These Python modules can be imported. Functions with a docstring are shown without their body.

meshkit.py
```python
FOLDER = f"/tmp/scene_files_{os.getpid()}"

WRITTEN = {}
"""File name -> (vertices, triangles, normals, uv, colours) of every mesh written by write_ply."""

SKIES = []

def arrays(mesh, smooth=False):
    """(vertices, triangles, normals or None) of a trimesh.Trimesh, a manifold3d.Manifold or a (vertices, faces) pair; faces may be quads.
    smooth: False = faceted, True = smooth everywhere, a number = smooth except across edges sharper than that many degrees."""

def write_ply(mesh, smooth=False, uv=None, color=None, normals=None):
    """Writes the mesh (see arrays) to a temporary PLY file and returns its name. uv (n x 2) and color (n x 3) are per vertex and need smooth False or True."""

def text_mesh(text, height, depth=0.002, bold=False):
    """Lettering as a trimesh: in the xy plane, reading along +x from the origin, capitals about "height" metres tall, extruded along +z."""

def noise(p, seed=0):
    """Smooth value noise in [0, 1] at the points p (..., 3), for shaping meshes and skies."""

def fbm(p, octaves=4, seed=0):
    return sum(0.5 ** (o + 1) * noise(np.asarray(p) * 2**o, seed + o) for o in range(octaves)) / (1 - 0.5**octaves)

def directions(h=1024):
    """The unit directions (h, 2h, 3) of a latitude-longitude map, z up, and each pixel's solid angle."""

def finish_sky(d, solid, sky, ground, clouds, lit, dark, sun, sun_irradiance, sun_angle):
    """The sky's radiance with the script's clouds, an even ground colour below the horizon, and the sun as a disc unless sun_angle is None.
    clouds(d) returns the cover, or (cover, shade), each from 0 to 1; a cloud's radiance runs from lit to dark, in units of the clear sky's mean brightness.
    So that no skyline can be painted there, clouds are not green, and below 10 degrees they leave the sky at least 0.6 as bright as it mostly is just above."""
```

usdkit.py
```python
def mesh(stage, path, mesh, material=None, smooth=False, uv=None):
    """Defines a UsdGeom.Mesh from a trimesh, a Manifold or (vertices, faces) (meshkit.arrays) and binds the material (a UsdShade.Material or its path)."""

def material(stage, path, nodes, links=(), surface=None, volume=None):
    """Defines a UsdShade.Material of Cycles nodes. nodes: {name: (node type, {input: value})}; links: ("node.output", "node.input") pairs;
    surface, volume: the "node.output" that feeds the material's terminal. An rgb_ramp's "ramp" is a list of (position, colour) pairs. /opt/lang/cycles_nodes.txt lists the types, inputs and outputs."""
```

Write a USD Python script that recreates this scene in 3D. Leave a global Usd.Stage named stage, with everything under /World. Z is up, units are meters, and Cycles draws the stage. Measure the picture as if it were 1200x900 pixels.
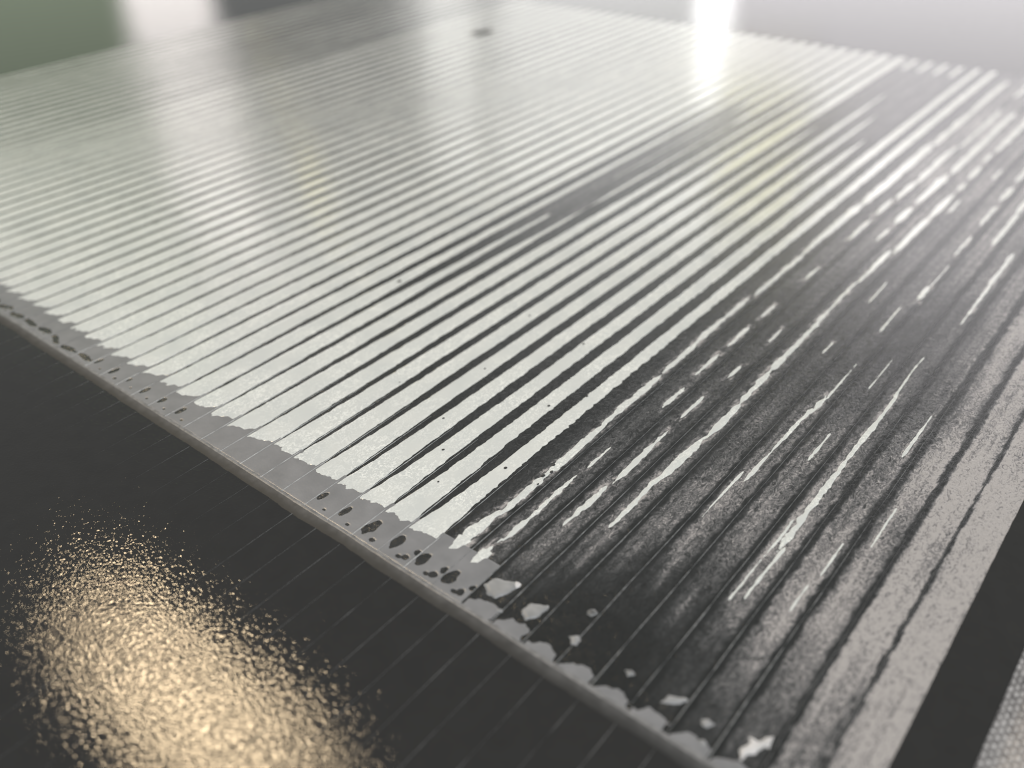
import math
import numpy as np
import trimesh
import usdkit
import meshkit
from pxr import Gf, Sdf, Usd, UsdGeom, UsdLux, UsdShade, Vt

P = 0.004                      # metres between two score lines; lengths below are in this pitch unless said otherwise
stage = Usd.Stage.CreateInMemory()
UsdGeom.SetStageUpAxis(stage, UsdGeom.Tokens.z)
UsdGeom.SetStageMetersPerUnit(stage, 1.0)
stage.SetDefaultPrim(UsdGeom.Xform.Define(stage, '/World').GetPrim())
UsdGeom.Scope.Define(stage, '/World/Looks')

# ------------------------------------------------------------------ camera
CAM = np.array([4.07527, -10.78440, 17.44200])
ROT = np.array([[0.7764715, 0.62971084, -0.02358517], [0.34435556, -0.45536147, -0.82101473], [-0.52774165, 0.62937285, -0.57041963]])
cam = UsdGeom.Camera.Define(stage, '/World/camera')
m = Gf.Matrix4d(1.0)
for row, axis in enumerate((ROT[0], -ROT[1], -ROT[2])):
    m.SetRow(row, Gf.Vec4d(*map(float, axis), 0))
m.SetRow(3, Gf.Vec4d(*map(float, CAM * P), 1))
cam.AddTransformOp().Set(m)
cam.CreateHorizontalApertureAttr(36.0)
cam.CreateVerticalApertureAttr(27.0)
cam.CreateFocalLengthAttr(36.0 * 1051.373 / 1200)
cam.CreateClippingRangeAttr(Gf.Vec2f(0.005, 50))
cam.CreateFStopAttr(16.5)
cam.CreateFocusDistanceAttr(27.0 * P)
cam.CreateExposureAttr(0.0)

# ------------------------------------------------------------------ lamps and windows of the room, plus added unseen lights
dome = UsdLux.DomeLight.Define(stage, '/World/room_light')
dome.CreateIntensityAttr(1.0)
dm = usdkit.material(stage, '/World/Looks/room_air', {'b': ('background_shader', {'color': (0.345, 0.355, 0.35), 'strength': 1.0})}, surface='b.background')
UsdShade.MaterialBindingAPI.Apply(dome.GetPrim()).Bind(dm)


def rect(name, centre, aim, width, height, colour, radiance):
    """A RectLight centred at centre, shining towards aim (pitch units), width across and height up."""
    c, t = np.asarray(centre, float), np.asarray(aim, float)
    z = c - t
    z /= np.linalg.norm(z)
    up = np.array([0, 0, 1.0]) if abs(z[2]) < 0.95 else np.array([0, 1.0, 0])
    x = np.cross(up, z)
    x /= np.linalg.norm(x)
    y = np.cross(z, x)
    l = UsdLux.RectLight.Define(stage, '/World/' + name)
    mm = Gf.Matrix4d(1.0)
    for row, axis in enumerate((x, y, z)):
        mm.SetRow(row, Gf.Vec4d(*map(float, axis), 0))
    mm.SetRow(3, Gf.Vec4d(*map(float, c * P), 1))
    l.AddTransformOp().Set(mm)
    l.CreateWidthAttr(width * P)
    l.CreateHeightAttr(height * P)
    l.CreateIntensityAttr(radiance)
    l.CreateColorAttr(Gf.Vec3f(*colour))
    l.CreateNormalizeAttr(False)
    return l


def window(name, x0, x1, z0, z1, colour, radiance, y=300.0):
    return rect(name, ((x0 + x1) / 2, y, (z0 + z1) / 2), ((x0 + x1) / 2, y - 100, (z0 + z1) / 2), x1 - x0, z1 - z0, colour, radiance)


RAD = 1.0
window('window_wide', -262, -151, 2, 150, (1.0, 0.985, 0.97), 1.62 * RAD)
window('window_right', -112, 150, 2, 160, (1.0, 0.955, 0.98), 1.6 * RAD)
window('window_low', -151, -112, 2, 82, (1.0, 0.955, 0.98), 1.6 * RAD)
window('window_narrow', -306, -274, 2, 150, (1.0, 0.985, 0.95), 2.2 * RAD)
window('window_pink', -566, -470, 2, 250, (1.0, 0.93, 0.89), 2.05 * RAD)
window('lamp_slit', -161, -150, 2, 92, (1.0, 0.99, 0.98), 3.6 * RAD, y=298.0)
window('added_green_light', -1150, -567, 2, 430, (0.5, 0.85, 0.2), 0.21 * RAD)  # added dim green panel that tints the far-left reflections
window('added_rose_glare', -94, -60, 96, 152, (1.0, 0.93, 0.95), 2.2 * RAD, y=299.0)  # added glow for the pinkish glare at mid right, no known lamp
window('yellow_object_glow', -148, -115, 82, 132, (1.0, 0.9, 0.05), 0.85 * RAD, y=297.0)  # glowing stand-in for a yellow object mirrored among the windows
window('yellow_object_glow_001', -412, -396, 165, 200, (1.0, 0.85, 0.15), 2.4 * RAD)  # second added yellow panel, for the fainter mirrored spot at left
rect('added_key_light', (75, -55, 135), (-10, 8, 0), 90, 80, (0.95, 0.995, 1.06), 7.2 * RAD)  # added unseen soft key, set close for falloff and a brighter right edge
rect('warm_lamp', (-328, 106, 400), (-328, 106, 0), 180, 20, (1.0, 0.765, 0.48), 62 * RAD)

# ------------------------------------------------------------------ small helpers
rng = np.random.default_rng(7)


def n2(u, v, su, sv, seed):
    """Value noise in [-1, 1] over the sheet."""
    p = np.stack([np.asarray(u, float) * su + 31.7, np.asarray(v, float) * sv + 17.3, np.full(np.shape(u), seed * 3.7)], -1)
    return meshkit.noise(p, seed) * 2 - 1


def f2(u, v, su, sv, seed, octaves=3):
    return sum(0.55 ** o * n2(u, v, su * 2 ** o, sv * 2 ** o, seed + 11 * o) for o in range(octaves))


def sstep(a, b, x):
    t = np.clip((np.asarray(x, float) - a) / (b - a), 0, 1)
    return t * t * (3 - 2 * t)


def grid(us, vs):
    """Vertices (u, v) and triangles of a rectangular grid."""
    U, V = np.meshgrid(us, vs, indexing='ij')
    i = np.arange(U.size).reshape(U.shape)
    a, b, c, d = i[:-1, :-1].ravel(), i[1:, :-1].ravel(), i[1:, 1:].ravel(), i[:-1, 1:].ravel()
    return U.ravel(), V.ravel(), np.vstack([np.c_[a, b, c], np.c_[a, c, d]])


def patch(us, vs, field, z0, thick, soft):
    """The part of the sheet where field(u, v) > 0 as a thin film whose rim comes down to z0."""
    U, V, F = grid(us, vs)
    f = field(U, V)
    if (f > 0).sum() < 3:
        return None
    v, fc = trimesh.intersections.slice_faces_plane(np.c_[U, V, f], F, np.array([0, 0, 1.0]), np.zeros(3))[:2]
    if len(fc) == 0:
        return None
    h = np.maximum(v[:, 2], 0)
    v = np.c_[v[:, 0], v[:, 1], z0 + thick * (1 - np.exp(-h / soft))]
    mm = trimesh.Trimesh(v * P, fc, process=False)
    mm.merge_vertices(digits_vertex=8)
    mm.update_faces(mm.nondegenerate_faces())
    return mm


def pieces(mesh, least=8):
    """The separate pieces of a film, each a mesh; crumbs are left out."""
    if mesh is None:
        return []
    out = []
    for idx in trimesh.graph.connected_components(mesh.face_adjacency, nodes=np.arange(len(mesh.faces)), min_len=1):
        if len(idx) >= least:
            sub = mesh.submesh([idx], append=True, repair=False)
            out.append(sub)
    return sorted(out, key=lambda q: -len(q.faces))


taken = {}


def put(parent, name, mesh, material, smooth=True, label=None, kind=None):
    key = parent + '/' + name
    n = taken.get(key, 0)
    taken[key] = n + 1
    path = key if n == 0 else f'{key}_{n:03d}'
    g = usdkit.mesh(stage, path, mesh, material, smooth=smooth)
    if label:
        g.GetPrim().SetCustomDataByKey('label', label)
    if kind:
        g.GetPrim().SetCustomDataByKey('kind', kind)
    return g


# ------------------------------------------------------------------ materials
K = 1 / P
POS = ('geometry', {})


def mat(name, nodes, links, surface='p.BSDF'):
    return usdkit.material(stage, '/World/Looks/' + name, nodes, links, surface=surface)


black_m = mat('black_textured_plastic', {
    'g': POS, 'mp': ('mapping', {'scale': (K, K, K)}),
    'n': ('voronoi_texture', {'feature': 'smooth_f1', 'scale': 16.0, 'smoothness': 0.2}),
    'n2': ('noise_texture', {'scale': 1.6, 'detail': 4.0}),
    'b': ('bump', {'strength': 1.0, 'distance': 0.0032 * P}),
    'n3': ('noise_texture', {'scale': 7.0, 'detail': 1.0}),
    'am': ('map_range', {'from_min': 0.3, 'from_max': 0.7, 'to_min': 0.55, 'to_max': 1.25, 'clamp': True}),
    'hm': ('math', {'math_type': 'multiply'}),
    'r': ('rgb_ramp', {'ramp': [(0.3, (0.0245, 0.0240, 0.0232)), (0.7, (0.028, 0.0275, 0.0265))]}),
    'p': ('principled_bsdf', {'roughness': 0.05, 'ior': 1.45})},
    [('g.position', 'mp.vector'), ('mp.vector', 'n.vector'), ('mp.vector', 'n2.vector'), ('mp.vector', 'n3.vector'), ('n3.fac', 'am.value'), ('am.result', 'hm.value1'), ('n.distance', 'hm.value2'), ('hm.value', 'b.height'), ('b.normal', 'p.normal'),
     ('n2.fac', 'r.fac'), ('r.color', 'p.base_color')])

white_m = mat('pale_film', {
    'g': POS, 'mp': ('mapping', {'scale': (K, K, K)}), 'mq': ('mapping', {'scale': (K, K * 0.8, K), 'rotation': (0, 0, 0.5)}),
    'n': ('noise_texture', {'scale': 0.9, 'detail': 4.0}),
    'fl': ('noise_texture', {'scale': 9.0, 'detail': 2.0, 'distortion': 1.6}),
    'cl': ('noise_texture', {'scale': 0.55, 'detail': 2.0}),
    'clm': ('map_range', {'from_min': 0.35, 'from_max': 0.62, 'to_min': 0.0, 'to_max': 1.0, 'clamp': True}),
    'flm': ('map_range', {'from_min': 0.49, 'from_max': 0.62, 'to_min': 0.0, 'to_max': 1.0, 'clamp': True}),
    'mu': ('math', {'math_type': 'multiply'}),
    'r': ('rgb_ramp', {'ramp': [(0.28, (0.66, 0.675, 0.645)), (0.72, (0.735, 0.74, 0.695))]}),
    'mx': ('mix', {'color2': (0.92, 0.92, 0.86)}),
    'b': ('bump', {'strength': 0.5, 'distance': 0.004 * P}),
    'p': ('principled_bsdf', {'roughness': 0.09, 'ior': 1.5})},
    [('g.position', 'mp.vector'), ('g.position', 'mq.vector'), ('mp.vector', 'n.vector'), ('mq.vector', 'fl.vector'), ('mp.vector', 'cl.vector'),
     ('cl.fac', 'clm.value'), ('fl.fac', 'flm.value'), ('clm.result', 'mu.value1'), ('flm.result', 'mu.value2'), ('mu.value', 'mx.fac'),
     ('n.fac', 'r.fac'), ('r.color', 'mx.color1'), ('mx.color', 'p.base_color'), ('fl.fac', 'b.height'), ('b.normal', 'p.normal')])

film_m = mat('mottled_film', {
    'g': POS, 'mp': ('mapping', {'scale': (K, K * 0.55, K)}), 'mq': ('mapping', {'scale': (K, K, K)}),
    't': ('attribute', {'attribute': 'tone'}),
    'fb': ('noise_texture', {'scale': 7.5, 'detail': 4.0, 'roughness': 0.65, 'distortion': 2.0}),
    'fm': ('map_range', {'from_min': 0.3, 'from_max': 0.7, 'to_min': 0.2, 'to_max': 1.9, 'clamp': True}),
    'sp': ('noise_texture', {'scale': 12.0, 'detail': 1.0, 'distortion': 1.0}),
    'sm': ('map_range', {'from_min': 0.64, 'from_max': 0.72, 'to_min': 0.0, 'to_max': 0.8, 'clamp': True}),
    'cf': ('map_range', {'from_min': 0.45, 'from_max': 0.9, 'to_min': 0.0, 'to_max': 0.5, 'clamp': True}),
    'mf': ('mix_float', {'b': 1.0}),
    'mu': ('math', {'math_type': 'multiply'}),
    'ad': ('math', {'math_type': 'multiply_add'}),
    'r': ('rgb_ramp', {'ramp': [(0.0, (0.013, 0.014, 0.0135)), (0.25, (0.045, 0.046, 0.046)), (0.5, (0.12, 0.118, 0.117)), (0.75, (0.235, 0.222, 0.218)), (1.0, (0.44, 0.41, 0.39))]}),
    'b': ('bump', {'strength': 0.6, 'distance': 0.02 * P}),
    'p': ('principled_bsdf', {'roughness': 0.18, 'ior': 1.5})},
    [('g.position', 'mp.vector'), ('g.position', 'mq.vector'), ('mp.vector', 'fb.vector'), ('mq.vector', 'sp.vector'), ('fb.fac', 'fm.value'),
     ('t.fac', 'mu.value1'), ('t.fac', 'cf.value'), ('cf.result', 'mf.fac'), ('fm.result', 'mf.a'), ('mf.result', 'mu.value2'), ('sp.fac', 'sm.value'), ('sm.result', 'ad.value1'), ('t.fac', 'ad.value2'), ('mu.value', 'ad.value3'),
     ('ad.value', 'r.fac'), ('r.color', 'p.base_color'), ('fb.fac', 'b.height'), ('b.normal', 'p.normal')])


def plain(name, lo, hi, scale, rough, bump=0.0, bscale=12.0):
    return mat(name, {
        'g': POS, 'mp': ('mapping', {'scale': (K, K, K)}),
        'n': ('noise_texture', {'scale': scale, 'detail': 3.0}),
        'r': ('rgb_ramp', {'ramp': [(0.3, lo), (0.7, hi)]}),
        'bn': ('noise_texture', {'scale': bscale, 'detail': 2.0}),
        'b': ('bump', {'strength': 1.0, 'distance': bump * P}),
        'p': ('principled_bsdf', {'roughness': rough, 'ior': 1.5})},
        [('g.position', 'mp.vector'), ('mp.vector', 'n.vector'), ('n.fac', 'r.fac'), ('r.color', 'p.base_color'), ('mp.vector', 'bn.vector'), ('bn.fac', 'b.height'), ('b.normal', 'p.normal')])


margin_m = plain('grey_margin', (0.21, 0.21, 0.212), (0.265, 0.262, 0.264), 1.3, 0.25, 0.004)
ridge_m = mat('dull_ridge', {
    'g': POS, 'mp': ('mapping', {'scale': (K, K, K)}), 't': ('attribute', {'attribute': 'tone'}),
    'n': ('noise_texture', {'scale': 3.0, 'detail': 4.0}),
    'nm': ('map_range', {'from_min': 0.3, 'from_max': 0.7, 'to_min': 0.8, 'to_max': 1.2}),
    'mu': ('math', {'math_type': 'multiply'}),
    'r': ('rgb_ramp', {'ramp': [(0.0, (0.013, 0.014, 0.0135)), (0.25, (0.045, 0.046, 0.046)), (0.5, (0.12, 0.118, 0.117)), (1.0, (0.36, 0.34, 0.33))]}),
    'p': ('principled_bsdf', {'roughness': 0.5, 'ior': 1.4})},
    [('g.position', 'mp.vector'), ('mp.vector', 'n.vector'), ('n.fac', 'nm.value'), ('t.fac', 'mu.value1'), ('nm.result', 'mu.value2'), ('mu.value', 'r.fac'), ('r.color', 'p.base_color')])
lip_m = plain('silvery_lip', (0.14, 0.138, 0.136), (0.26, 0.255, 0.25), 5.0, 0.35, 0.006)
score_m = plain('score_burr', (0.10, 0.10, 0.098), (0.34, 0.34, 0.33), 5.0, 0.35, 0.01)
score_pale_m = plain('pale_score_burr', (0.35, 0.35, 0.34), (0.75, 0.74, 0.70), 5.0, 0.35, 0.01)
score_dark_m = plain('dull_score_burr', (0.06, 0.06, 0.058), (0.16, 0.158, 0.155), 4.0, 0.35, 0.01)
flake_m = plain('grey_flake', (0.26, 0.26, 0.255), (0.36, 0.355, 0.35), 3.0, 0.35, 0.01)
flake_pale_m = plain('white_flake', (0.6, 0.58, 0.56), (0.75, 0.72, 0.70), 3.0, 0.4, 0.01)
speck_m = plain('dark_speck', (0.02, 0.02, 0.02), (0.04, 0.04, 0.038), 3.0, 0.5)
cloth_m = mat('woven_cloth', {
    'g': POS, 'mp': ('mapping', {'scale': (K, K, K)}),
    'n': ('noise_texture', {'scale': 9.0, 'detail': 3.0}),
    't': ('attribute', {'attribute': 'tone'}),
    'ad': ('math', {'math_type': 'multiply_add', 'value2': 0.5}),
    'r': ('rgb_ramp', {'ramp': [(0.2, (0.10, 0.092, 0.085)), (0.55, (0.40, 0.37, 0.345)), (0.9, (0.78, 0.73, 0.68))]}),
    'p': ('principled_bsdf', {'roughness': 0.75})},
    [('g.position', 'mp.vector'), ('mp.vector', 'n.vector'), ('n.fac', 'ad.value1'), ('t.fac', 'ad.value3'), ('ad.value', 'r.fac'), ('r.color', 'p.base_color')])


def tone(gm, values):
    UsdGeom.PrimvarsAPI(gm).CreatePrimvar('tone', Sdf.ValueTypeNames.FloatArray, 'vertex').Set(Vt.FloatArray.FromNumpy(np.asarray(values, np.float32)))


# ------------------------------------------------------------------ woven tabletop cloth under the sheet
ZT = -0.5
T = 0.12
us, vs = np.arange(3.9, 8.0, T / 8), np.arange(-2.0, 11.0, T / 8)
U, V, F = grid(us, vs)
Uw, Vw = U + 0.04 * n2(U, V, 0.8, 0.8, 3) + 0.02 * n2(U, V, 5, 5, 6), V + 0.04 * n2(U, V, 0.8, 0.8, 4) + 0.02 * n2(U, V, 5, 5, 7)
su_, sv_ = np.sin(np.pi * Uw / T), np.sin(np.pi * Vw / T)
over = (np.sign(su_ * sv_) + 1) / 2
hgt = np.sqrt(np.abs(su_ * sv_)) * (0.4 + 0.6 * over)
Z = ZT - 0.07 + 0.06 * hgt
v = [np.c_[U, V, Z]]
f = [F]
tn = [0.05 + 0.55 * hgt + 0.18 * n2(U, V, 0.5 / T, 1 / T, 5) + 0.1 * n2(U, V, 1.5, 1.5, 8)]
off = len(U)
for (x0, x1, y0, y1) in ((-140, 3.9, -40, 130), (8.0, 60, -40, 130), (3.9, 8.0, 11.0, 130), (3.9, 8.0, -40, -2.0)):
    v.append(np.array([[x0, y0, ZT - 0.03], [x1, y0, ZT - 0.03], [x1, y1, ZT - 0.03], [x0, y1, ZT - 0.03]]))
    f.append(np.array([[0, 1, 2], [0, 2, 3]]) + off)
    tn.append(np.full(4, 0.4))
    off += 4
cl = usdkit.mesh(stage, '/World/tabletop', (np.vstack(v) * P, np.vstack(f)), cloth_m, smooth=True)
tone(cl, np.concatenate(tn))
for k_, v_ in (('label', 'coarse grey woven cloth tabletop showing beside the sheet at its right'), ('category', 'tabletop'), ('kind', 'structure')):
    cl.GetPrim().SetCustomDataByKey(k_, v_)

# ------------------------------------------------------------------ the scored sheet
S = '/World/scored_sheet'
xf = UsdGeom.Xform.Define(stage, S).GetPrim()
for k_, v_ in (('label', 'black bordered plastic sheet scored in parallel lines with pale silvery strips'), ('category', 'plastic sheet')):
    xf.SetCustomDataByKey(k_, v_)

UL, UR, VB = -65.0, 3.05, 55.5          # the pale field: left, right and back
BX0, BX1, BY0, BY1 = -112.0, 4.45, -15.0, 100.0
ZB = -0.014


def rounded_slab(x0, x1, y0, y1, z0, z1, r):
    ring = []
    for q in np.linspace(0, np.pi / 2, 5):
        ring.append((r * (1 - np.sin(q)) if False else r * (1 - np.cos(np.pi / 2 - q)), z1 - r * (1 - np.sin(np.pi / 2 - q))))
    prof = [(0.0, z0)] + [(r - r * math.cos(t), z1 - r + r * math.sin(t)) for t in np.linspace(0, np.pi / 2, 6)]
    vv, ff = [], []
    for ins, z in prof:
        vv += [(x0 + ins, y0 + ins, z), (x1 - ins, y0 + ins, z), (x1 - ins, y1 - ins, z), (x0 + ins, y1 - ins, z)]
    for i in range(len(prof) - 1):
        for k in range(4):
            a_, b_ = i * 4 + k, i * 4 + (k + 1) % 4
            ff += [(a_, b_, b_ + 4), (a_, b_ + 4, a_ + 4)]
    t_ = (len(prof) - 1) * 4
    ff += [(t_, t_ + 1, t_ + 2), (t_, t_ + 2, t_ + 3), (0, 2, 1), (0, 3, 2)]
    return trimesh.Trimesh(np.array(vv) * P, ff, process=False)


put(S, 'black_backing', rounded_slab(BX0, BX1, BY0, BY1, ZT, ZB, 0.06), black_m, smooth=30)

# --- mottled film: the surface under and between the pale strips; tone varies where the film came loose, with reflected sheen painted in at right
STRIPS = range(-65, 3)
lev_u = np.array([-12, -9.2, -8.5, -7.5, -6.5, -5.5, -4.5, -3.5, -2.5, -1.5, -0.5, 0.5, 1.5, 2.5, 3.2])
lev_v = np.array([0, 2, 4, 6, 8, 11, 14, 18, 23, 28, 34, 42, 56])
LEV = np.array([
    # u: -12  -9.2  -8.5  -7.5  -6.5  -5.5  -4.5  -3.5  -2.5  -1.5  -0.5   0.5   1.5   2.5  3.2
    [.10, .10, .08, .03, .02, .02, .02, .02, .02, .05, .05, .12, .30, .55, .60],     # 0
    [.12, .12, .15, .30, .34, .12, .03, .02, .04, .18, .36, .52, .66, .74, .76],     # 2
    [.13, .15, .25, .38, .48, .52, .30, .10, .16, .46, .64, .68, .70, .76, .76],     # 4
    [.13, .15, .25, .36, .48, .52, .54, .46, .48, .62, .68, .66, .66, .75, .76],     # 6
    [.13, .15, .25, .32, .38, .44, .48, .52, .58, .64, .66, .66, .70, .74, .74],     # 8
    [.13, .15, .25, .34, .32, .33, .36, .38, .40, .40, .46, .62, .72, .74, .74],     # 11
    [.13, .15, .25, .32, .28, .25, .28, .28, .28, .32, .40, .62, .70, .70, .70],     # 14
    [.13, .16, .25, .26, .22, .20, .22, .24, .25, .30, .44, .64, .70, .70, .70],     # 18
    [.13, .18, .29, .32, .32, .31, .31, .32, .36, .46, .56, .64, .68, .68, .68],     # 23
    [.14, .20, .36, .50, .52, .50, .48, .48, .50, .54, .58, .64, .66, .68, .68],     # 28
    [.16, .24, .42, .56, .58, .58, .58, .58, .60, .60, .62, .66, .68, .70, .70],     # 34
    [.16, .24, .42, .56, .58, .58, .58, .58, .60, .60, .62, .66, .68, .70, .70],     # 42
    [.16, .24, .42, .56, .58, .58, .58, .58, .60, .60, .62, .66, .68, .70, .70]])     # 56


def level(u, v):
    iu = np.clip(np.searchsorted(lev_u, u) - 1, 0, len(lev_u) - 2)
    iv = np.clip(np.searchsorted(lev_v, v) - 1, 0, len(lev_v) - 2)
    fu = np.clip((u - lev_u[iu]) / (lev_u[iu + 1] - lev_u[iu]), 0, 1)
    fv = np.clip((v - lev_v[iv]) / (lev_v[iv + 1] - lev_v[iv]), 0, 1)
    return (LEV[iv, iu] * (1 - fu) + LEV[iv, iu + 1] * fu) * (1 - fv) + (LEV[iv + 1, iu] * (1 - fu) + LEV[iv + 1, iu + 1] * fu) * fv


DASH = [   # broken remains further right: centre u, from v, to v, width there
    (-8.42, 1.3, 3.4, .56, .34), (-8.30, 3.2, 5.4, .34, .22), (-8.28, 5.2, 8.6, .26, .24), (-8.33, 8.4, 12.0, .24, .20), (-8.36, 12.1, 14.6, .18, .22), (-8.4, 14.5, 18.6, .20, .17), (-8.3, 18.9, 23.4, .14, .2),
    (-8.33, 23.2, 30, .22, .38), (-8.25, 29.5, 40, .42, .46), (-8.1, 39.5, 53.5, .45, .40),
    (-7.62, 1.25, 2.3, .36, .20), (-7.55, 2.6, 5.8, .20, .10), (-7.5, 6.4, 7.6, .12, .10), (-7.3, 10.4, 11.9, .12, .17), (-7.38, 12.7, 14.3, .17, .17), (-7.37, 15.0, 16.7, .14, .16), (-7.33, 17.5, 18.7, .12, .12), (-7.3, 21.3, 22.7, .14, .1),
    (-7.3, 25.8, 28.4, .16, .24), (-7.33, 29.0, 31.2, .30, .22), (-7.2, 31.3, 34, .26, .38), (-7.1, 33.8, 40, .42, .44), (-7.0, 39.8, 47.6, .45, .40), (-7.0, 50.2, 53.6, .42, .4),
    (-6.6, 3.9, 6.0, .10, .22), (-6.5, 6.4, 9.4, .20, .12), (-6.52, 10.2, 11.7, .10, .14), (-6.4, 13.2, 14.2, .12, .1), (-6.35, 16.2, 17.2, .1, .1), (-6.3, 26.5, 28.1, .20, .26), (-6.28, 28.4, 31, .34, .30), (-6.27, 31.2, 36, .30, .42), (-6.15, 35.8, 47.5, .42, .42), (-6.0, 50.2, 53.8, .4, .4),
    (-5.55, 4.6, 7.4, .10, .17), (-5.48, 7.2, 9.8, .24, .22), (-5.41, 9.9, 12.2, .26, .24), (-5.44, 12.0, 14.4, .20, .26), (-5.48, 14.2, 18.6, .22, .17), (-5.55, 18.3, 22.4, .15, .13), (-5.5, 22.2, 26, .16, .22), (-5.3, 25.6, 30.3, .25, .30), (-5.27, 30.0, 33.6, .36, .26), (-5.25, 33.9, 35.2, .30, .30), (-5.28, 35.7, 38.0, .30, .30), (-5.32, 38.4, 40.0, .26, .24), (-5.24, 40.2, 48, .30, .34),
    (-4.5, 16.6, 17.5, .07, .09), (-4.8, 31.2, 33.0, .14, .12), (-4.6, 21.0, 23.0, .08, .07), (-4.3, 36.2, 38.0, .18, .14),
    (-3.72, 6.6, 9.0, .05, .09), (-3.5, 8.8, 12.8, .10, .11), (-3.45, 12.4, 13.4, .14, .2), (-3.38, 13.1, 14.2, .28, .16), (-3.3, 14.0, 16.8, .09, .06), (-3.46, 19.2, 21.4, .09, .09), (-3.15, 22.2, 23.8, .20, .16), (-3.1, 23.6, 26.0, .07, .06), (-3.2, 27.0, 29.2, .14, .12), (-3.25, 30.6, 33.2, .14, .22), (-3.28, 33.8, 36.0, .26, .2), (-3.3, 36.6, 46, .22, .3),
    (-2.45, 10.7, 12.4, .14, .07), (-2.42, 15.4, 17.6, .07, .05), (-2.25, 28.8, 33.0, .16, .26), (-2.3, 32.8, 46, .26, .3),
    (-1.42, 4.6, 7.0, .05, .11), (-1.52, 6.8, 11.0, .15, .16), (-1.55, 10.8, 15.6, .16, .12), (-1.6, 15.4, 18.4, .09, .05), (-1.7, 4.4, 8.0, .04, .06), (-1.28, 21.4, 25.2, .07, .16), (-1.32, 25.0, 28.6, .17, .20),
    (-0.35, 5.0, 6.0, .04, .06), (-0.25, 6.5, 8.0, .06, .04), (-0.3, 12.6, 15.2, .09, .07), (0.4, 8.3, 10.2, .07, .05),
]


SOFT = [(0.42, 4.6, 11.5, 0.13, 0.95), (-1.72, 4.4, 10.5, 0.09, 0.9), (-1.35, 3.6, 9.0, 0.16, 0.75), (-3.6, 5.0, 9.5, 0.08, 0.75), (1.38, 8.0, 13.0, 0.12, 0.92), (-4.55, 3.6, 8.5, 0.08, 0.6),
        (-0.4, 4.0, 9.5, 0.16, 0.72), (-2.45, 5.5, 11.0, 0.1, 0.66), (-2.55, 2.7, 4.6, 0.16, 0.62), (-3.45, 3.4, 5.6, 0.14, 0.62), (-5.4, 2.6, 6.0, 0.12, 0.62), (-6.5, 2.1, 5.0, 0.14, 0.6), (2.45, 2.5, 14, 0.2, 0.95), (1.5, 2.2, 6, 0.16, 0.8)]


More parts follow.
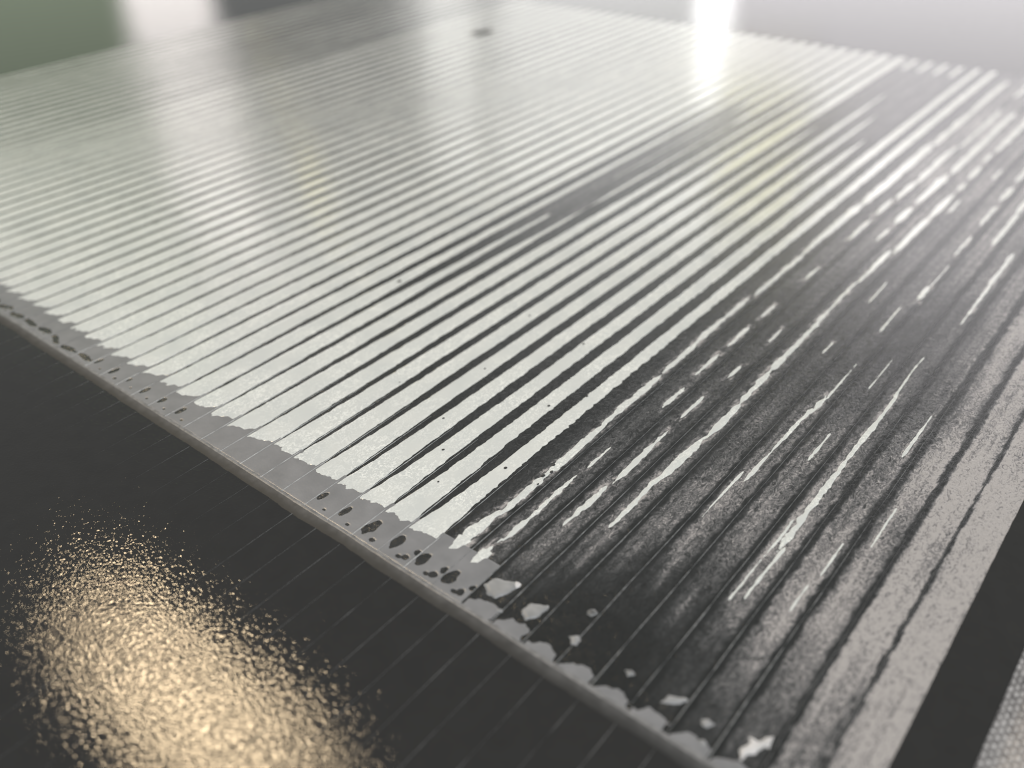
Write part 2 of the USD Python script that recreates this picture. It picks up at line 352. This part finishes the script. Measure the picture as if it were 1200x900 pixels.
def film_tone(u, v):
    x = u - np.floor(u)
    s = np.floor(u)
    wob = 0.025 * n2(u * 0 + s, v, 1, 0.7, 21)
    wl = 0.15 + wob + 0.035 * n2(s, v, 1, 0.15, 22)
    wr = 0.12 - wob + 0.03 * n2(s, v, 1, 0.15, 23)
    narrow = np.interp(u, [-2, 0, 1, 1.8, 2.2, 3], [1, 1, 0.8, 0.55, 0.3, 0.25])
    fray = 0.05 * f2(u, v, 7, 4, 24, 2)
    core = sstep(0.5, 1.1, (x + fray) / (wl * 1.3 * narrow + 1e-3)) * sstep(0.5, 1.1, (1 - x + fray) / (wr * 1.3 * narrow + 1e-3))
    lift = 1 + 0.30 * sstep(0.2, 1.4, u)
    core = np.where(u > 2.8, np.maximum(core, sstep(2.8, 2.9, u)), core)
    right = sstep(-9.6, -8.0, u)
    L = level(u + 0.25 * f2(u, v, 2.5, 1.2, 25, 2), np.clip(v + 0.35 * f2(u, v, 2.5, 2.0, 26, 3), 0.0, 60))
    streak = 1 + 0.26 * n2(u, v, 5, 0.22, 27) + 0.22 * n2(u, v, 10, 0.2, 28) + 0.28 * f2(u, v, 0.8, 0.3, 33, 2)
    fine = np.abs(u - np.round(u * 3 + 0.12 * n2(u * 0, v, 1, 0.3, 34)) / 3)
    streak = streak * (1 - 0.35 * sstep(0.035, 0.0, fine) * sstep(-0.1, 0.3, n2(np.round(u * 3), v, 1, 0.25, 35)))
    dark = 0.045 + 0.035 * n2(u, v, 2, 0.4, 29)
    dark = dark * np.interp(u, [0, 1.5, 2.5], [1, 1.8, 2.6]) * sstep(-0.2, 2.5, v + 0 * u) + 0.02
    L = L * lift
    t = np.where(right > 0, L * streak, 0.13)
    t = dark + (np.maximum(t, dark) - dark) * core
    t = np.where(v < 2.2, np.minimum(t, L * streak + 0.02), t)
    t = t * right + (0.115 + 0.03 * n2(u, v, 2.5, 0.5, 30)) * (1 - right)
    # soft pale streaks where a little of the film still clings
    for (uc, v0, v1, hw, lv) in SOFT:
        q = np.nonzero((np.abs(u - uc) < 3 * hw) & (v > v0 - 1) & (v < v1 + 1))[0]
        e = np.exp(-((u[q] - uc - 0.03 * n2(u[q] * 0 + uc, v[q], 1, 0.5, 36)) / hw) ** 2) * sstep(v0 - 0.6, v0 + 1.0, v[q]) * sstep(v1 + 0.6, v1 - 1.0, v[q])
        t[q] = t[q] + np.maximum(lv - t[q], 0) * e * np.clip(0.85 + 0.5 * n2(u[q], v[q], 9, 1.5, 37), 0, 1)
    # frayed remains of the pale film round every broken dash
    fr = f2(u, v, 9, 5, 32, 2)
    for (uc, v0, v1, w0, w1) in DASH:
        q = np.nonzero((np.abs(u - uc) < 0.4) & (v > v0 - 0.6) & (v < v1 + 0.6))[0]
        w = (w0 + (w1 - w0) * np.clip((v[q] - v0) / (v1 - v0), 0, 1)) / 2
        dd = np.maximum(np.abs(u[q] - uc) - w, np.maximum(v0 - v[q], v[q] - v1) * 0.3)
        t[q] = np.maximum(t[q], (0.52 + 0.8 * fr[q]) * sstep(0.17, 0.0, dd) * np.clip(w / 0.06, 0.4, 1))
    # the loose patch among the far strips
    sm = sstep(-20.9, -20.2, u) * sstep(-18.0, -18.7, u) * sstep(15, 20, v) * sstep(42, 34, v)
    sm = np.maximum(sm, sstep(-15.2, -14.6, u) * sstep(-10.6, -11.3, u) * sstep(36, 40, v) * sstep(56, 53, v))
    return t + sm * (0.22 + 0.12 * n2(u, v, 4, 0.6, 31)) * (0.5 + 0.5 * core)


ua = np.unique(np.r_[np.arange(UL, -21, 0.5), np.arange(-21, -9.8, 0.2), np.arange(-9.8, UR, 1 / 22.0), UR])
va = np.r_[np.arange(0.08, 10, 0.075), np.arange(10, 24, 0.16), np.arange(24, VB, 0.35), VB]
U, V, F = grid(ua, va)
vv = np.c_[U, V, 0.003 * f2(U, V, 3, 0.8, 40) - 0.004]
edge_rag = sstep(UR - 0.25, UR, U)
vv[:, 0] += edge_rag * 0.012 * n2(U * 0, V, 1, 3, 41)
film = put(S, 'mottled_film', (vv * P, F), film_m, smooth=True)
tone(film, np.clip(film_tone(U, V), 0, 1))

# --- front ridge: the rolled front edge of the film
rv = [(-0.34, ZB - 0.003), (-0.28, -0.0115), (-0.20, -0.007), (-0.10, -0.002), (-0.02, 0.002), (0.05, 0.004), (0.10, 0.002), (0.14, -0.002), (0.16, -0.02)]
uu = np.arange(-66.0, 4.2, 0.12)
vv, ff = [], []
for i, u_ in enumerate(uu):
    w = 0.035 * float(n2(np.array(u_), np.array(0.0), 0.6, 1, 50)) + 0.015 * float(n2(np.array(u_), np.array(0.0), 4, 1, 51))
    dip = 0.6 * math.exp(-((u_ - round(u_)) / 0.07) ** 2)
    for (a_, z_) in rv:
        vv.append((u_, a_ + w * (1.4 if a_ < -0.2 else 0.5), z_ if z_ < 0 else z_ * (1 - dip)))
n_ = len(rv)
for i in range(len(uu) - 1):
    for j in range(n_ - 1):
        a_ = i * n_ + j
        ff += [(a_, a_ + n_, a_ + n_ + 1), (a_, a_ + n_ + 1, a_ + 1)]
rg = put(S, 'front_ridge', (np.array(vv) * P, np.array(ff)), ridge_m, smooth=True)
rt = np.interp([q[0] for q in rv], [-0.34, -0.24, -0.08, 0.05, 0.15], [0.08, 0.20, 0.34, 0.42, 0.25])  # shade of the rounded edge painted as tone, darker on the outside
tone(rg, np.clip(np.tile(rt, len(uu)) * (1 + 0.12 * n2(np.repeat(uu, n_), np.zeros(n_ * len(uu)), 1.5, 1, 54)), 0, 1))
vv, ff = [], []
for i, u_ in enumerate(uu):
    w = 0.02 * float(n2(np.array(u_), np.array(0.0), 0.6, 1, 50)) + 0.012 * float(n2(np.array(u_), np.array(0.0), 5, 1, 52))
    t_ = 0.05 + 0.02 * float(n2(np.array(u_), np.array(0.0), 2, 1, 53))
    vv += [(u_, 0.015 + w, -0.002), (u_, 0.025 + w, 0.007), (u_, 0.02 + w + t_, 0.010), (u_, 0.05 + w + 1.6 * t_, 0.006), (u_, 0.17 + w, -0.015)]
for i in range(len(uu) - 1):
    for j in range(4):
        a_ = i * 5 + j
        ff += [(a_, a_ + 5, a_ + 6), (a_, a_ + 6, a_ + 1)]
put(S, 'ridge_lip', (np.array(vv) * P, np.array(ff)), lip_m, smooth=True)

# --- pale strips
MULT = {   # how much of its width a strip keeps along its length: (v, share)
    -21: [(9, 1), (13, .8), (17, .6), (25, .5), (34, .45), (40, .6), (46, 1)],
    -22: [(12, 1), (18, .8), (28, .75), (36, .8), (44, 1)],
    -20: [(10, 1), (13, .7), (16, .5), (18.5, .35), (20, .3), (20.5, .0), (23, .0), (26, .12), (34, .14), (38, .05), (42, .8), (46, 1)],
    -19: [(12, 1), (15, .75), (18, .4), (20, .3), (22, .05), (24, .3), (27, .3), (30, .25), (36, .1), (40, .7), (44, 1)],
    -17: [(22, 1), (29, .72), (37, .65), (46, 1)],
    -18: [(16, 1), (21, .8), (27, .55), (33, .35), (40, .4), (46, 1)],
    -15: [(24, 1), (28, .6), (35, .4), (38, .15), (40, 0), (52.4, 0), (52.8, .6), (55, .6)],
    -14: [(26, 1), (32, .8), (40, .5), (45, .3), (48, 0), (52.4, 0), (52.8, .6), (55, .6)],
    -13: [(26, 1), (32, .7), (40, .4), (43, 0), (52.4, 0), (52.8, .55), (55, .6)],
    -12: [(28, 1), (32, .8), (36, .5), (38.5, 0), (52.4, 0), (52.8, .5), (55, .6)],
    -11: [(24, 1), (40, .85), (51, .7), (55, .6)],
    -10: [(3, 1), (10, .95), (20, .85), (24, .8), (40, .9), (51, .8), (55, .8)],
}


def front_line(u, s):
    x = u - s
    if s < -16:
        return 1.02 + 0.42 * x + 0.10 * n2(u, u * 0, 5, 1, 60) + 0.06 * n2(u, u * 0, 14, 1, 61)
    return 1.30 + 0.12 * x + 0.08 * n2(u, u * 0, 5, 1, 60) + 0.06 * n2(u, u * 0, 14, 1, 61)


def strip_field(s):
    gfull = np.interp(s, [-65, -51, -49, -40, -25, -15, -10], [.74, .70, .50, .45, .29, .34, .42])
    lam = np.interp(s, [-40, -25, -18, -13, -10], [9.5, 8.5, 5.4, 3.0, 1.8])
    kn = MULT.get(s, [(0, 1), (60, 1)])
    ks, ms = np.array([k[0] for k in kn]), np.array([k[1] for k in kn])

    def field(u, v):
        x = u - s
        gap = 0.05 + gfull * (1 - np.exp(-np.maximum(v - 1.4, 0) / lam)) * (1 + 0.16 * n2(u * 0 + s, v, 1, 0.12, 62))
        gapr = 0.05 + gfull * (1 - np.exp(-np.maximum(v - 1.4, 0) / lam)) * (1 + 0.16 * n2(u * 0 + s + 1, v, 1, 0.12, 63))
        jag = 0.022 * n2(u * 0 + s, v, 1, 3.2, 64) + 0.016 * f2(u, v, 3, 6, 65, 2)
        jagr = 0.022 * n2(u * 0 + s, v, 1, 3.2, 66) + 0.016 * f2(u, v, 3, 6, 67, 2)
        if s >= -13:
            rag = float(np.interp(s, [-13, -10], [0.012, 0.035])) * sstep(1.6, 3.5, v)
            jag = jag + rag * 0.7 * (f2(u, v, 9, 5, 75, 2) + 0.4 * n2(u, v, 14, 12, 77))
            jagr = jagr + rag * (f2(u, v, 9, 5, 76, 2) + 0.5 * n2(u, v, 14, 12, 78))
        left, right = 0.72 * gap + jag, 1 - (0.28 * gapr + jagr)
        mul = np.interp(v, ks, ms) * (1 + 0.10 * n2(u * 0 + s, v, 1, 0.9, 68))
        mul = np.where(np.interp(v, ks, ms) >= 0.99, 1.0, mul)
        c, h = (left + right) / 2, (right - left) / 2
        f = h * mul - np.abs(x - c)
        f = np.where(mul <= 0.02, -0.1, f)
        f = np.minimum(f, (v - front_line(u, s)) * 0.6)
        return np.minimum(f, (VB - 0.15 - v + 0.1 * n2(u, u * 0, 3, 1, 69)))
    return field


def dash_field(s):
    ds = [d for d in DASH if s <= d[0] < s + 1]

    def field(u, v):
        f = np.full(np.shape(u), -1.0)
        for (uc, v0, v1, w0, w1) in ds:
            t = np.clip((v - v0) / (v1 - v0), 0, 1)
            w = (w0 + (w1 - w0) * t) / 2 * (1 + 0.30 * n2(u * 0 + uc, v, 1, 1.2, 70) + 0.2 * n2(u * 0 + uc, v, 1, 4, 74))
            e = np.minimum(v - v0, v1 - v) * 0.20 + 0.015
            far = np.interp(v, [4, 20], [1.0, 0.8])
            fray = (0.045 * f2(u, v, 9, 3.5, 71, 2) + 0.035 * n2(u, v, 15, 9, 72)) * far
            g = np.minimum(w, e) - np.abs(u - uc - 0.035 * n2(u * 0 + uc, v, 1, 0.5, 73)) + fray * np.clip(w / 0.08, 0.5, 1)
            if s <= -8 and v0 < 1.5:
                g = np.minimum(g + np.where(v < 2.0, 0.08, 0), (v - front_line(u, s)) * 0.6)
            f = np.maximum(f, g)
        return f
    return field


for s in STRIPS:
    if s <= -10:
        dv = np.interp(s, [-65, -30, -20, -13, -10], [0.30, 0.14, 0.09, 0.06, 0.05])
        va = np.r_[np.arange(0.8, 12, dv), np.arange(12, 26, dv * 2), np.arange(26, VB, 0.35), VB]
        ua = np.linspace(s + 0.002, s + 0.998, 30 if s >= -13 else 15 if s > -30 else 11)
        pm = patch(ua, va, strip_field(s), -0.006, 0.013, 0.015)
    else:
        va = np.r_[np.arange(0.8, 12, 0.05), np.arange(12, 26, 0.10), np.arange(26, VB, 0.25), VB]
        ua = np.linspace(s + 0.002, s + 0.998, 36)
        pm = patch(ua, va, dash_field(s), -0.006, 0.012, 0.02)
    for piece in pieces(pm):
        put(S, 'pale_strip', piece, white_m, smooth=True)

# --- grey margin between the ridge and the pale strips, one piece per strip
def margin_field(s):
    def field(u, v):
        x = u - s
        n = 0.07 * f2(u, v, 6, 6, 80, 2)
        if s <= -8:
            f = np.minimum(v - 0.12, 1.75 - v)
            if -14 >= s >= -19:
                pass
            else:
                big = float(np.interp(s, [-26, -20, -13, -9, -8], [0.7, 0.75, 0.85, 1.25, 1.5]))
                vc = float(np.interp(s, [-26, -20, -13, -8], [0.62, 0.58, 0.70, 0.70]))
                big *= 1 + 0.35 * float(n2(np.array(float(s)), np.array(3.0), 1.37, 1, 87))
                vc += 0.13 * float(n2(np.array(float(s)), np.array(5.0), 1.71, 1, 88))
                du, dv_ = (x - 0.17 * big) / (0.13 * big), (v - vc - (x - 0.17) * 0.25) / (0.24 * big)
                if s < -25:
                    du, dv_ = (x - 0.4) / 0.42, (v - 0.42 - 0.2 * n2(u, u * 0, 2, 1, 82)) / 0.12
                f = np.minimum(f, 0.2 * (np.sqrt(du * du + dv_ * dv_) - 1) + n * 0.6)
                f = np.minimum(f, np.hypot((x - 0.60) * 1.0, (v - 0.33) * 1.4) - 0.075 * big + n * 0.3)
                if s >= -10:
                    f = np.minimum(f, np.hypot((x + 0.0 - 0.93), v - 0.72) - 0.10 + n * 0.5)
                    f = np.minimum(f, np.hypot((x - 0.78), (v - 0.42)) - 0.10 + n * 0.5)
        else:
            top = 0.50 + 0.12 * n2(np.array(float(s)), np.array(1.0), 1, 1, 83) - 0.5 * np.maximum(0, 0.35 - x) * 1.6 - 0.25 * np.maximum(0, x - 0.7)
            if s == -7:
                top = top + 0.12
            f = np.minimum(np.minimum(v - 0.1, top - v + n), np.minimum(x - 0.06, 0.93 - x + n))
        return f
    return field


for s in range(-40, 1):
    pm = patch(np.linspace(s + 0.001, s + 0.999, 34), np.arange(0.08, 1.85, 0.03), margin_field(s), -0.006, 0.009, 0.015)
    if pm is not None:
        put(S, 'grey_margin', pm, margin_m, smooth=True)

# --- loose flakes on the black corner
FLAKES = [   # polygon in pitch units, material, label
    ([(-6.92, .98), (-6.84, 1.36), (-6.58, 1.42), (-6.30, 1.56), (-6.17, 1.50), (-6.22, 1.20), (-6.28, .98), (-6.42, .80), (-6.66, .78)], flake_m, None),
    ([(-6.36, 1.40), (-6.34, 1.58), (-6.18, 1.60), (-6.14, 1.44), (-6.24, 1.34)], flake_pale_m, None),
    ([(-5.62, .88), (-5.60, 1.22), (-5.34, 1.36), (-5.16, 1.44), (-5.12, 1.30), (-5.20, .92), (-5.36, .72)], flake_m, None),
    ([(-4.20, .98), (-4.05, 1.14), (-3.92, 1.06), (-3.90, .86), (-4.04, .80)], flake_m, None),
    ([(-1.52, .72), (-1.46, 1.02), (-1.26, 1.10), (-1.06, 1.26), (-1.02, 1.12), (-1.22, .88)], flake_m, None),
    ([(-0.58, .92), (-0.46, 1.02), (-0.30, .98), (-0.36, .80), (-0.50, .80)], flake_m, None),
    ([(0.44, .78), (0.52, 1.06), (0.42, 1.18), (0.66, 1.22), (0.86, 1.56), (0.90, 1.20), (0.78, 1.10), (0.74, .86), (0.60, .74), (0.56, .50)], flake_pale_m, 'bright white pointed flake'),
    ([(-4.34, 1.92), (-4.22, 2.06), (-4.05, 2.02), (-4.10, 1.80), (-4.26, 1.80)], score_m, None),
    ([(-2.62, .98), (-2.50, 1.10), (-2.36, 1.02), (-2.46, .86)], score_m, None),
    ([(-0.40, .42), (-0.28, .54), (-0.16, .46), (-0.24, .34)], flake_m, None),
    ([(-6.18, .52), (-6.06, .66), (-5.96, .56), (-6.06, .46)], flake_m, None),
]
import shapely
from shapely.geometry import Polygon, Point
for poly, mt, lb in FLAKES:
    pg = Polygon(poly)
    b0, b1, b2, b3 = pg.bounds
    ring = pg.exterior

    def field(u, v, pg=pg, ring=ring):
        pts = shapely.points(u, v)
        d = shapely.distance(ring, pts)
        return np.where(shapely.contains_xy(pg, u, v), d, -d) + 0.035 * f2(u, v, 9, 9, 85, 2)
    pm = patch(np.linspace(b0 - .06, b2 + .06, 34), np.linspace(b1 - .06, b3 + .06, 34), field, -0.004, 0.045, 0.04)
    if pm is not None:
        put(S, 'flake', pm, mt, smooth=True, label=lb)

# --- little dark specks on the pale strips
for (px, pv, r) in [(-9.42, 4.9, .055), (-10.3, 8.2, .04), (-12.6, 5.6, .035), (-11.5, 4.4, .04), (-9.6, 9.4, .035), (-20.4, 11.4, .09), (-13.4, 8.6, .035), (-15.2, 6.2, .03), (-10.6, 3.2, .03), (-8.32, 5.3, .06), (-8.22, 5.6, .05), (-8.36, 5.9, .05), (-8.2, 4.9, .04), (-11.6, 12.0, .04), (-14.4, 12.4, .04), (-44.3, 44.6, .75)]:
    field = lambda u, v, px=px, pv=pv, r=r: r - np.hypot(u - px, (v - pv) * 0.8) + 0.4 * r * n2(u, v, 12, 12, 86)
    pm = patch(np.linspace(px - 2 * r, px + 2 * r, 12), np.linspace(pv - 2 * r, pv + 2 * r, 12), field, 0.016, 0.02, 0.02)
    if pm is not None:
        put(S, 'dark_speck', pm, speck_m, smooth=True)

# --- score lines: a thin raised burr along every line, running out over the black border
def burr(k, v0, v1, w, z, seed, broken=0.0, step=0.12, taper=None):
    v = np.arange(v0, v1, step)
    w_ = w * (0.75 + 0.35 * n2(v * 0 + k, v, 1, 1.3, seed) + broken * np.minimum(0, n2(v * 0 + k, v, 1, 2.2, seed + 1) + 0.1) * 2.5)
    w_ = np.clip(w_, 0.0, None)
    if taper is not None:
        w_ = w_ * np.interp(v, *taper)
    off = k + 0.012 * n2(v * 0 + k, v, 1, 0.8, seed + 2)
    zz = z + 0.2 * w_
    a_, b_, c_ = np.c_[off - w_ / 2, v, np.full_like(v, z - 0.012)], np.c_[off, v, zz], np.c_[off + w_ / 2, v, np.full_like(v, z - 0.012)]
    n = len(v)
    i = np.arange(n - 1)
    fc = np.vstack([np.c_[i, i + n, i + n + 1], np.c_[i, i + n + 1, i + 1], np.c_[i + n, i + 2 * n, i + 2 * n + 1], np.c_[i + n, i + 2 * n + 1, i + n + 1]])
    mm = trimesh.Trimesh(np.vstack([a_, b_, c_]) * P, fc, process=False)
    mm.update_faces(mm.nondegenerate_faces(height=1e-9))
    return mm


for k in range(-64, 4):
    if -34 <= k <= 4:
        fade = ([-14, -7, -0.3], [0.25, 0.6, 1.0]) if k > -14 else ([-3.5, -1.5, -0.3], [0.0, 0.35, 0.9])
        put(S, 'score_line', burr(k, -14 if k > -14 else -3.6, -0.28, 0.06, ZB, 90, 0.3, 0.08, fade), score_dark_m, smooth=False)
    if k < 3:
        if k <= -9:
            put(S, 'score_line', burr(k, 0.10, 5.5, 0.042, 0.010, 94, 1.15, 0.05, ([0.1, 2.6, 5.5], [1.0, 0.8, 0.0])), score_pale_m if k > -27 else score_m, smooth=False)
        else:
            put(S, 'score_line', burr(k, 0.10, 26, 0.055, 0.004, 98, 0.35, 0.06, ([0.1, 3.5, 8, 26], [1.0, 0.9, 0.5, 0.2])), score_m if k < 1 else score_dark_m, smooth=False)
